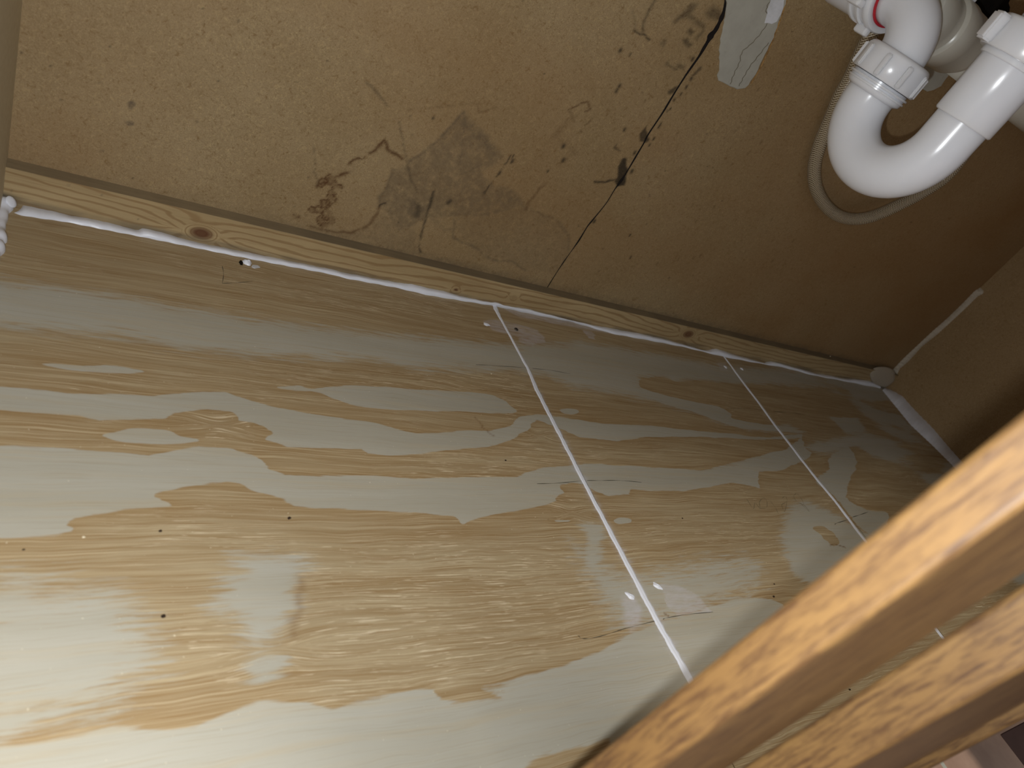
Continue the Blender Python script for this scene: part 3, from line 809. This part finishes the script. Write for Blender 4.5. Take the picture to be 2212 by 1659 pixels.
# ------------------------------------------------------------------ caulk beads
def bead(name, up, lo, fu, fl_, label, mat=M_CAULK, bulge=0.0012, group='white caulk beads', seed=0):
    """lofted bead between an upper edge on one surface and a lower edge on the other (photo pixels)"""
    def resample(pts, n):
        pts = [Vector((p[0], p[1])) for p in pts]
        L = [0]
        for i in range(1, len(pts)): L.append(L[-1] + (pts[i] - pts[i - 1]).length)
        out = []
        for k in range(n):
            s_ = L[-1] * k / (n - 1); i = 0
            while i < len(L) - 2 and L[i + 1] < s_: i += 1
            out.append(pts[i].lerp(pts[i + 1], (s_ - L[i]) / (L[i + 1] - L[i] + 1e-9)))
        return out
    U = resample(up, 220); D_ = resample(lo, 220)
    rs = random.Random(seed)
    vs, fs = [], []
    K = 8
    ph = [rs.uniform(0, 6.28) for _ in range(4)]
    for i, (u, l_) in enumerate(zip(U, D_)):
        ju = 0.8 * math.sin(i * 0.9 + ph[0]) + 0.5 * math.sin(i * 2.3 + ph[1])
        a = fu(u[0], u[1] + ju * 0.5); b = fl_(l_[0], l_[1] + 0.5 * math.sin(i * 1.3 + ph[2]))
        nrm = Vector((0, -0.7, 0.7)) if abs(a.y - b.y) + abs(a.z - b.z) > 0 else Vector((0, 0, 1))
        for k in range(K + 1):
            t_ = k / K
            p = a.lerp(b, t_)
            amp = bulge * math.sin(math.pi * t_) * (1 + 0.25 * math.sin(i * 0.35 + ph[3]))
            toc = (Vector((0, 0, H)) - p)
            vs.append(p + BN(a, b) * amp)
    for i in range(len(U) - 1):
        for k in range(K):
            fs.append((i * (K + 1) + k, (i + 1) * (K + 1) + k, (i + 1) * (K + 1) + k + 1, i * (K + 1) + k + 1))
    me = mesh(name, vs, fs)
    bm = bmesh.new(); bm.from_mesh(me); bmesh.ops.recalc_face_normals(bm, faces=bm.faces[:])
    bm.to_mesh(me); bm.free()
    o = link(name, me, mat, None, True)
    tag(o, label, 'caulk bead', group)
    return o
def BN(a, b):
    # outward direction of a fillet between two surfaces: mean of their normals
    n = Vector((0, 0, 0))
    if abs(a.y - YB) < 1e-5 or abs(a.y - YW) < 1e-5: n += Vector((0, -1, 0))
    if abs(a.x - XR) < 1e-5 or abs(b.x - XR) < 1e-5: n += Vector((-1, 0, 0))
    if abs(a.x - XL) < 1e-5: n += Vector((1, 0, 0))
    if abs(b.z) < 1e-5: n += Vector((0, 0, 1))
    return n.normalized()
UPB = [(28,456),(39,451),(51,444),(74,448),(113,456),(154,466),(209,475),(274,491),(298,498),(304,494),(312,493),(338,499),(418,522),(499,538),(579,554),(712,581),(745,589),(850,609),(889,614),(962,630),(1009,643),(1062,653),(1074,653),(1084,658),(1142,668),(1215,687),(1244,694),(1323,710),(1400,724),(1460,739),(1515,755),(1532,756),(1544,753),(1569,760),(1600,770),(1634,779),(1650,783),(1665,781),(1695,787),(1725,796),(1760,805),(1822,817),(1880,823),(1896,831)]
LOB = [(30,461),(45,465),(74,470),(145,480),(209,493),(302,511),(386,528),(483,548),(579,567),(712,592),(745,601),(853,621),(925,638),(998,650),(1067,661),(1142,677),(1233,695),(1323,721),(1400,735),(1479,750),(1515,759),(1569,772),(1634,784),(1693,794),(1757,811),(1822,823),(1902,839)]
bead('caulk_bead', UPB, LOB, lambda x, y: at_y(x, y, YB), lambda x, y: at_z(x, y, 0), 'long white caulk bead running along the foot of the pine batten', bulge=0.0022, seed=1)
bead('caulk_bead', [(1914,838),(1930,845),(1951,857),(1958,866),(1983,893),(2015,925),(2047,963),(2070,989),(2110,1030),(2200,1120)],
     [(1906,843),(1928,870),(1967,918),(2015,963),(2054,1002),(2095,1048),(2180,1140)], lambda x, y: at_x(x, y, XR), lambda x, y: at_z(x, y, 0),
     'wide white caulk bead between the base and the right side panel', bulge=0.0022, seed=2)
bead('caulk_bead', [(1926,803),(1931,796),(1950,776),(1983,745),(2015,715),(2047,687),(2080,655),(2105,629),(2116,622),(2124,620)],
     [(1938,808),(1944,796),(1962,781),(1992,748),(2025,722),(2060,690),(2088,664),(2112,640),(2124,634),(2125,624)], lambda x, y: at_y(x, y, YW), lambda x, y: at_x(x, y, XR),
     'thin dull caulk bead climbing the back right corner of the cabinet', M_CAULK_OLD, 0.0012, seed=3)

def lump(name, pts3, center_push, mat, label=None, parent=None, lobes=1.0, sub=2):
    """closed soft blob spanning given points (convex hull, smoothed)"""
    bm = bmesh.new()
    for p in pts3: bm.verts.new(p)
    bmesh.ops.convex_hull(bm, input=bm.verts[:])
    loose = [v for v in bm.verts if not v.link_faces]
    bmesh.ops.delete(bm, geom=loose, context='VERTS')
    bmesh.ops.recalc_face_normals(bm, faces=bm.faces[:])
    me = bpy.data.meshes.new(name); bm.to_mesh(me); bm.free()
    o = link(name, me, mat, parent, True)
    m = o.modifiers.new('sub', 'SUBSURF'); m.levels = sub; m.render_levels = sub
    if label: tag(o, label, 'caulk')
    return o
# corner dollop on the batten's right end
cpts = [at_y(x, y, YB - 0.001) for x, y in [(1876,796),(1872,822),(1880,826),(1908,834),(1912,800)]]
cpts += [at_x(x, y, XR - 0.001) for x, y in [(1932,800),(1942,812),(1934,822),(1918,836)]]
cpts += [at_z(x, y, 0.0) for x, y in [(1885,830),(1908,842)]] + [at_y(x, y, YB + 0.006) for x, y in [(1885,790),(1925,788)]]
lump('caulk_dollop', cpts, 0, M_CAULK_OLD, 'dull caulk dollop filling the far right corner at the end of the batten')

# left bead: lobed, along the left panel
def lobed():
    vs, fs = [], []
    n = 130
    K = 8
    for i in range(n):
        t_ = i / (n - 1)
        y = YB - 0.001 - t_ * 0.30
        ph = (YB - y) / 0.027 + 0.45 * math.sin((YB - y) * 115)
        lob = 0.0024 * abs(math.sin(ph * math.pi)) if ph < 9 else 0.0016
        w_ = 0.0048 + lob * 1.1
        h_ = 0.0050 + lob
        for k in range(K + 1):
            a = math.pi / 2 * k / K
            vs.append((XL + w_ * math.sin(a) ** 0.8, y + 0.003 * math.sin(a * 2) * 0.4, h_ * math.cos(a) ** 0.8))
    for i in range(n - 1):
        for k in range(K):
            fs.append((i * (K + 1) + k, i * (K + 1) + k + 1, (i + 1) * (K + 1) + k + 1, (i + 1) * (K + 1) + k))
    me = mesh('caulk_bead', vs, fs)
    o = link('caulk_bead', me, M_CAULK, None, True)
    tag(o, 'lumpy lobed caulk bead down the left edge against the left panel', 'caulk bead', 'white caulk beads')
lobed()
lump('caulk_dollop', [Vector((XL + a, YB - b, c_)) for a, b, c_ in [(0.001, 0.001, 0.010), (0.008, 0.001, 0.009), (0.011, 0.002, 0.0), (0.009, 0.010, 0.0), (0.001, 0.012, 0.006), (0.002, 0.009, 0.009), (0.007, 0.008, 0.006)]], 0, M_CAULK, 'white caulk dollop in the near left back corner where two beads meet')

# joint beads: low rounded strips on the plywood
def joint_bead(pts, label, seed):
    """pts: photo x, y, width in mm, height mm"""
    rs = random.Random(seed)
    P = smooth_path([(p[0], p[1], p[2]) for p in pts], 14)
    vs, fs = [], []; K = 10; n = len(P)
    for i, p in enumerate(P):
        c_ = at_z(p[0], p[1]); q = at_z(P[min(i + 1, n - 1)][0], P[min(i + 1, n - 1)][1]); q0 = at_z(P[max(i - 1, 0)][0], P[max(i - 1, 0)][1])
        T = (q - q0).normalized(); sd = Vector((T.y, -T.x, 0))
        wl = p[2] * 1.3 / 2000 * (1 + 0.10 * math.sin(i * 0.8 + seed) + 0.08 * rs.uniform(-1, 1))
        wr = p[2] * 1.3 / 2000 * (1 + 0.10 * math.sin(i * 0.5 + 2 * seed) + 0.08 * rs.uniform(-1, 1))
        hh = 0.0009
        for k in range(K + 1):
            u = k / K * 2 - 1
            x_ = u * (wr if u > 0 else wl)
            z_ = hh * (1 - abs(u) ** 2.2) * (1 - 0.35 * math.exp(-((u - 0.12) / 0.18) ** 2)) + 0.00005
            vs.append(c_ + sd * x_ + Vector((0, 0, z_)))
    for i in range(n - 1):
        for k in range(K):
            fs.append((i * (K + 1) + k, (i + 1) * (K + 1) + k, (i + 1) * (K + 1) + k + 1, i * (K + 1) + k + 1))
    me = mesh('caulk_bead', vs, fs)
    bm = bmesh.new(); bm.from_mesh(me); bmesh.ops.recalc_face_normals(bm, faces=bm.faces[:])
    if sum(f.normal.z for f in bm.faces) < 0: bmesh.ops.reverse_faces(bm, faces=bm.faces[:])
    bm.to_mesh(me); bm.free()
    o = link('caulk_bead', me, M_CAULK, None, True)
    tag(o, label, 'caulk bead', 'white caulk beads')
joint_bead([(1066,656,4.2),(1069,662,4.2),(1073,672,4.4),(1085,695,2.6),(1104,730,2.4),(1128,775,2.6),(1142,800,3.0),(1158,838,4.2),(1180,882,4.0),(1206,932,4.2),(1228,975,4.0),(1262,1042,3.8),(1300,1114,4.0),(1342,1194,4.4),(1380,1266,4.6),(1418,1338,4.8),(1450,1395,5.0),(1482,1452,5.2),(1540,1560,5.2)],
           'white caulk bead over the first joint, from the batten down to the near stile', 1)
joint_bead([(1562,768,2.2),(1580,792,2.6),(1605,826,3.6),(1640,872,3.2),(1672,916,4.0),(1700,952,4.2),(1735,998,3.8),(1768,1040,4.0),(1800,1078,4.0),(1835,1124,4.0),(1862,1160,4.2),(1920,1232,4.2),(1975,1300,4.2),(2024,1362,4.2),(2060,1408,4.2)],
           'white caulk bead over the second joint, further right and dimmer', 2)

# filler dabs over screw heads
def dab(px, py, rx, ry, ang, h_, label, mat=M_CAULK, tail=None):
    c_ = at_z(px, py)
    vs, fs = [], []; seg = 18; rings = 5
    for j in range(rings + 1):
        q = j / rings
        for k in range(seg):
            a = 2 * math.pi * k / seg
            rr = q * (1 + 0.12 * math.sin(3 * a + px) + 0.08 * math.sin(5 * a + py))
            x_, y_ = rx * rr * math.cos(a), ry * rr * math.sin(a)
            x2 = x_ * math.cos(ang) - y_ * math.sin(ang); y2 = x_ * math.sin(ang) + y_ * math.cos(ang)
            vs.append((c_.x + x2, c_.y + y2, h_ * (1 - q ** 2.5) * (1 + 0.2 * math.sin(a * 2 + j)) + 0.00005))
    for j in range(rings):
        for k in range(seg):
            k2 = (k + 1) % seg
            fs.append((j * seg + k, (j + 1) * seg + k, (j + 1) * seg + k2, j * seg + k2))
    me = mesh('filler_dab', vs, fs)
    o = link('filler_dab', me, mat, None, True)
    tag(o, label, 'filler dab', 'dabs of white filler over screw heads')
    return o
b0 = dab(534, 568, 0.0042, 0.0036, 0.3, 0.003, 'folded white filler blob beside a small hole near the batten, far left')
slab_poly('screw_hole', [(516,566),(520,562),(525,566),(524,573),(519,572)], 'z', 0.0001, 0.0003, M_DEEP, sheets[0], 0.0001)
slab_poly('filler_tail', [(545,573),(556,574),(562,578),(550,580),(543,577)], 'z', 0.0001, 0.0006, M_WHITE, b0, 0.0001)
dab(1361, 1287, 0.0028, 0.0045, 0.9, 0.0012, 'oval filler dab left of the first joint near the stile')
dab(1420, 1266, 0.0027, 0.0046, 0.9, 0.0012, 'oval filler dab right of the first joint near the stile')
dab(1051, 701, 0.0040, 0.0026, 0.0, 0.0012, 'smeared filler dab left of the top of the first joint')
dab(1567, 793, 0.0028, 0.0030, 0.5, 0.0010, 'small filler dab left of the top of the second joint')
dab(1602, 797, 0.0024, 0.0030, 0.5, 0.0012, 'small white filler dab right of the top of the second joint')

# the screw head
sc = at_z(1115, 712)
scr = empty('screw', sc); tag(scr, 'small bare screw head in the smear beside the first joint', 'screw')
lathe('head', sc, (0, 0, 1), [(0.0, 0.0024), (0.0007, 0.0024), (0.0010, 0.0019), (0.0011, 0.0001)], M_METAL, scr, 20)
box('recess', (sc.x - 0.0013, sc.y - 0.0003, 0.0009), (sc.x + 0.0013, sc.y + 0.0003, 0.00125), M_DEEP, scr)
box('recess', (sc.x - 0.0003, sc.y - 0.0013, 0.0009), (sc.x + 0.0003, sc.y + 0.0013, 0.00126), M_DEEP, scr)

# pencil marks (drawn across the joints before caulking) and the faint writing
def pencil(pts, sheet, wd=0.0006, mat=M_PENCIL, name='pencil_mark'):
    P = smooth_path([(x, y, 0) for x, y in pts], 6)
    ribbon(name, [at_z(p[0], p[1]) for p in P], [wd * (0.7 + 0.4 * math.sin(i * 0.9)) for i in range(len(P))], (0, 0, 1), mat, sheet, 0.00012)
pencil([(480,575),(483,592),(480,612)], sheets[0], 0.0005)
pencil([(480,612),(510,611),(545,608)], sheets[0], 0.0006)
pencil([(1028,788),(1070,790),(1140,795)], sheets[0], 0.0006)
pencil([(1150,796),(1190,800),(1232,808)], sheets[1], 0.0006)
pencil([(1160,1045),(1200,1044),(1256,1039)], sheets[0], 0.0006)
pencil([(1268,1038),(1300,1038),(1340,1038),(1386,1042)], sheets[1], 0.0006)
pencil([(1249,1373),(1256,1379),(1275,1379),(1310,1371),(1350,1358),(1417,1341)], sheets[0], 0.0006)
pencil([(1432,1338),(1440,1335),(1480,1328),(1540,1322)], sheets[1], 0.0006)
pencil([(1570,882),(1640,884),(1662,888)], sheets[1], 0.0005, M_PENCIL_FAINT)
pencil([(1672,889),(1710,892),(1738,896)], sheets[2], 0.0006, M_PENCIL)
pencil([(1803,1133),(1808,1130),(1834,1122)], sheets[1], 0.0008)
pencil([(1842,1117),(1858,1112),(1875,1106)], sheets[2], 0.0008)
# the writing: W D r A B, upside down as in the photo
for st in [[(1613,1078),(1627,1099),(1631,1086),(1641,1098),(1640,1084)], [(1641,1098),(1656,1096),(1655,1080),(1648,1076),(1640,1084)],
           [(1665,1084),(1675,1097),(1681,1110)], [(1690,1076),(1696,1072),(1700,1082),(1694,1106),(1688,1090)], [(1688,1090),(1700,1084)],
           [(1720,1066),(1714,1072),(1722,1084),(1736,1090),(1730,1076),(1722,1066)], [(1736,1090),(1748,1104),(1742,1100),(1728,1086)]]:
    pencil(st, sheets[1], 0.0006, M_PENCIL_FAINT, 'pencil_writing')

# ------------------------------------------------------------------ the trap
XT = 0.578; YI, YO = 0.369, 0.457       # inlet leg (near) and outlet leg
RT = 0.0215
trap = empty('sink_trap', (XT, (YI + YO) / 2, H - 0.068))
tag(trap, 'white plastic U-bend waste trap hanging at upper right, with coupling nuts', 'pipe trap')
cz = H - 0.003
Rb = (YO - YI) / 2
P = [Vector((XT, YO, H + 0.020))]
for k in range(33):
    a = math.pi * k / 32
    P.append(Vector((XT, (YI + YO) / 2 + Rb * math.cos(a), cz - 0.0005 - Rb * math.sin(a))))
P.append(Vector((XT, YI, H + 0.016)))
P.append(Vector((XT, YI, H + 0.030)))
tube('u_bend', P, RT, M_PVC, trap, 48)
# swept flange line under the collar
lathe('thread_collar', (XT, YO, H - 0.002), (0, 0, 1), [(0, RT), (0.002, 0.0255), (0.0045, 0.0262), (0.0050, 0.0275), (0.0062, 0.0275), (0.0066, 0.0262), (0.008, 0.0262), (0.0084, 0.0282), (0.0098, 0.0282), (0.0102, 0.026), (0.012, 0.026)], M_PVC, trap)
nut = lathe('coupling_nut', (XT, YO, H + 0.0105), (0, 0, 1), [(0, 0.0262), (0, 0.0292), (0.0008, 0.0298), (0.020, 0.0294), (0.0225, 0.0278), (0.0235, 0.0262), (0.0235, 0.0216)], M_PVC, trap)
for k in range(9):
    a = 2 * math.pi * k / 9 + 0.05
    rr = 0.0300
    c_ = Vector((XT + rr * math.cos(a), YO + rr * math.sin(a), H + 0.0205))
    bm = bmesh.new(); bmesh.ops.create_cube(bm, size=1)
    for v in bm.verts: v.co = Vector((v.co.x * 0.0036, v.co.y * 0.0048, v.co.z * 0.0185))
    bmesh.ops.bevel(bm, geom=bm.edges[:], offset=0.0009, segments=2, affect='EDGES')
    bmesh.ops.rotate(bm, verts=bm.verts, cent=(0, 0, 0), matrix=Matrix.Rotation(a, 3, 'Z'))
    bmesh.ops.translate(bm, verts=bm.verts, vec=c_)
    me = bpy.data.meshes.new('grip_rib'); bm.to_mesh(me); bm.free()
    link('grip_rib', me, M_PVC, nut)
# elbow from the outlet leg back to the wall
ZA = H + 0.066
Re = 0.036
P = [Vector((XT, YO, H + 0.014)), Vector((XT, YO, ZA - Re))]
for k in range(1, 17):
    a = math.pi / 2 * k / 16
    P.append(Vector((XT, YO + Re * (1 - math.cos(a)), ZA - Re + Re * math.sin(a))))
P.append(Vector((XT, YO + Re + 0.012, ZA)))
tube('elbow', P, 0.0206, M_PVC, trap, 48)
# upper near sleeve
lathe('inlet_sleeve', (XT, YI, H + 0.0155), (0, 0, 1), [(0, RT), (0, 0.0232), (0.0012, 0.0242), (0.045, 0.0242), (0.0455, 0.0262), (0.052, 0.0262)], M_PVC, trap)
inut = lathe('inlet_nut', (XT, YI, H + 0.065), (0, 0, 1), [(0, 0.0255), (0, 0.0300), (0.001, 0.0306), (0.021, 0.0300), (0.023, 0.0285), (0.024, 0.0205)], M_PVC, trap)
for k in range(4):
    a = 2 * math.pi * k / 4 + math.radians(150)
    c_ = Vector((XT + 0.0325 * math.cos(a), YI + 0.0325 * math.sin(a), H + 0.0755))
    bm = bmesh.new(); bmesh.ops.create_cube(bm, size=1)
    for v in bm.verts: v.co = Vector((v.co.x * 0.010, v.co.y * 0.013, v.co.z * 0.020))
    bmesh.ops.bevel(bm, geom=bm.edges[:], offset=0.0015, segments=2, affect='EDGES')
    bmesh.ops.rotate(bm, verts=bm.verts, cent=(0, 0, 0), matrix=Matrix.Rotation(a, 3, 'Z'))
    bmesh.ops.translate(bm, verts=bm.verts, vec=c_)
    me = bpy.data.meshes.new('lug'); bm.to_mesh(me); bm.free()
    link('lug', me, M_PVC, inut)
tube('inlet_pipe', [(XT, YI, H + 0.085), (XT, YI, 0.60)], 0.0195, M_PVC, trap, 40)
# outlet arm to the wall: nut with a red seal, ribs, wing
arm = empty('waste_outlet', (XT, 0.53, ZA))
tag(arm, 'white ribbed outlet pipe with red seal ring entering the back board', 'waste pipe')
lathe('outlet_nut', (XT, 0.4995, ZA), (0, 1, 0), [(0.002, 0.0208), (0.0, 0.0228), (0.0, 0.0275), (0.002, 0.0288), (0.005, 0.0290), (0.006, 0.0272), (0.012, 0.0272), (0.0125, 0.0292), (0.0155, 0.0292), (0.016, 0.0268), (0.023, 0.0268), (0.0235, 0.0285), (0.0265, 0.0285), (0.027, 0.0262), (0.067, 0.0258)], M_PVC, arm)
lathe('seal_ring', (XT, 0.4985, ZA), (0, 1, 0), [(0, 0.0206), (-0.0004, 0.0215), (0, 0.0224), (0.003, 0.0226)], M_RED, arm)
box('wing', (XT - 0.034, 0.503, ZA - 0.020), (XT - 0.024, 0.520, ZA - 0.013), M_PVC, arm, 0.002)
box('wing', (XT - 0.006, 0.501, ZA - 0.0345), (XT + 0.001, 0.516, ZA - 0.026), M_PVC, arm, 0.002)
# branch behind, parallel to the wall
YBR = 0.508; ZBR = H + 0.072
br = empty('branch_pipe', (0.70, YBR, ZBR))
tag(br, 'milky white stepped branch pipe running sideways behind the trap', 'waste pipe')
lathe('coupling', (0.612, YBR, ZBR), (1, 0, 0), [(0, 0.018), (0, 0.0265), (0.001, 0.0275), (0.028, 0.0275), (0.029, 0.0268), (0.038, 0.0268), (0.040, 0.0300), (0.041, 0.0304), (0.062, 0.0304), (0.064, 0.0290), (0.085, 0.0285), (0.10, 0.0225), (0.102, 0.0216)], M_PVC2, br)
tube('pipe', [(0.70, YBR, ZBR - 0.003), (1.06, YBR, ZBR - 0.002)], 0.0212, M_PVC2, br, 40)
box('lug', (0.655, YBR - 0.008, ZBR + 0.026), (0.668, YBR + 0.006, ZBR + 0.034), M_PVC, br, 0.0015)

# raised moulding marks on the branch coupling
for k in range(4):
    a = math.radians(232 + (k % 2) * 9)
    rr = 0.0277
    x0 = 0.622 + 0.006 * (k // 2)
    c_ = Vector((x0, YBR + rr * math.cos(a), ZBR + rr * math.sin(a)))
    box('moulded_mark', c_ - Vector((0.0018, 0.0012, 0.0005)), c_ + Vector((0.0018, 0.0012, 0.0005)), M_PVC, br)

# ------------------------------------------------------------------ braided hose
HP = [(1960,-60),(1925,0),(1895,50),(1862,110),(1838,165),(1815,206),(1796,251),(1777,296),(1766,328),(1759,360),(1760,393),(1769,422),(1786,447),(1809,465),(1838,473),(1870,471),(1902,461),(1935,446),(1967,430),(1999,412),(2040,384),(2075,345),(2110,290),(2150,225),(2190,160),(2250,80)]
P = smooth_path([at_y(x, y, YW - 0.0115 - 0.010 * min(1, max(0, (i - 9) / 6.0))) for i, (x, y) in enumerate(HP)], 10)
hz = tube('braided_hose', P, 0.0073, M_HOSE, None, 28, True, True)
tag(hz, 'clear braided hose looping down behind the white trap', 'hose')

# ------------------------------------------------------------------ face frame, upright and dark panel
x0 = 0.48 * H
def stile(name, a, b, mat, label, cat='stile', bev=0.0022):
    o = box(name, a, b, mat, None, bev, 3)
    tag(o, label, cat); return o
stile('cabinet_stile', (x0, YF, -0.14), (x0 * 1.361, YS, 0.62), M_OAK, 'nearest blurred orange-brown timber stile crossing the lower right', 'stile')
x2 = 1.425 * x0; yd0 = 0.112 * x0; yd1 = 0.2165 * x0
door = empty('timber_upright', (x2, yd1, 0.02))
tag(door, 'second timber upright just past the nearest stile, edged with a moulding, seen almost edge-on', 'upright')
box('post', (x2, yd0, 0.02), (2.2 * x0, yd1, 0.50), M_OAK, door, 0.0022, 3)
box('panel_moulding', (2.2 * x0 + 0.0004, 0.0848 * x0, 0.02), (2.2 * x0 + 0.010, yd1, 0.50), M_OAK, door, 0.002, 3)
box('panel_bead', (2.2 * x0 + 0.0102, 0.092 * x0, 0.02), (2.2 * x0 + 0.016, yd1, 0.50), M_OAK, door, 0.0015, 3)
od = empty('dark_panel', (0.96, 0.03, -0.09))  # plain dark panel standing in for an unidentified dark shape above the tiles
tag(od, 'dark brown panel standing in for a dark shape at the bottom right corner above the tiles', 'door')
box('panel', (0.956, -0.42, -0.092), (0.974, 0.034, 0.60), mat_simple('dark_brown', (64, 46, 44), (52, 36, 34), 30, 0.4, 0.5), od, 0.001)
tag(box('plinth', (XL, 0.10, -0.14), (XR, 0.115, -0.017), M_OAK_DARK), 'recessed timber plinth under the cabinet base', 'plinth')

# ------------------------------------------------------------------ loose bits
def crumb(px, py, s_, mat, label, name='wood_crumb', plane='z', z=0.0):
    bm = bmesh.new(); bmesh.ops.create_icosphere(bm, subdivisions=1, radius=1)
    for v in bm.verts:
        v.co = Vector((v.co.x * s_ * random.uniform(.7, 1.3), v.co.y * s_ * random.uniform(.5, 1), v.co.z * s_ * 0.45))
    c_ = at_z(px, py, z)
    bmesh.ops.translate(bm, verts=bm.verts, vec=c_ + Vector((0, 0, s_ * 0.4)))
    me = bpy.data.meshes.new(name); bm.to_mesh(me); bm.free()
    o = link(name, me, mat); tag(o, label, 'crumb', 'loose crumbs on the plywood'); return o
crumb(624, 1120, 0.0013, M_CRUMB, 'black crumb on the plywood below the wavy pale band, left of centre')
crumb(1474, 1120, 0.0009, M_CRUMB, 'dark crumb between the two joints, near the pencil writing')
crumb(1092, 995, 0.0010, M_CRUMB, 'dark fleck left of the middle of the first joint')
crumb(352, 1332, 0.0014, M_CRUMB, 'brown sliver on the pale lower left of the base')
crumb(51, 1188, 0.0008, M_CRUMB, 'tiny dark crumb at the far left edge of the base')
crumb(346, 1148, 0.0011, M_CRUMB, 'faint dark crumb under the pale band at left')
crumb(180, 1161, 0.0009, M_CHIP, 'pale crumb just under the pale band at far left', 'pale_crumb')
crumb(1061, 808, 0.0009, M_CHIP, 'pale crumb just left of the first joint, below its pencil mark', 'pale_crumb')
crumb(1672, 1262, 0.0010, M_CRUMB, 'dark crumb in the shadow beside the nearest stile')
crumb(1671, 1289, 0.0013, M_CRUMB, 'elongated dark crumb nearest the stile, in its shadow')
crumb(1835, 1490, 0.0013, M_CRUMB, 'dark crumb in the bright gap between the two stiles')
crumb(1793, 770, 0.0012, M_CHIP, 'white chip lying on top of the batten near the right corner', 'pale_chip', z=ZB)
crumb(1825, 831, 0.0009, M_CHIP, 'pale chip under the batten bead near the right corner', 'pale_chip')
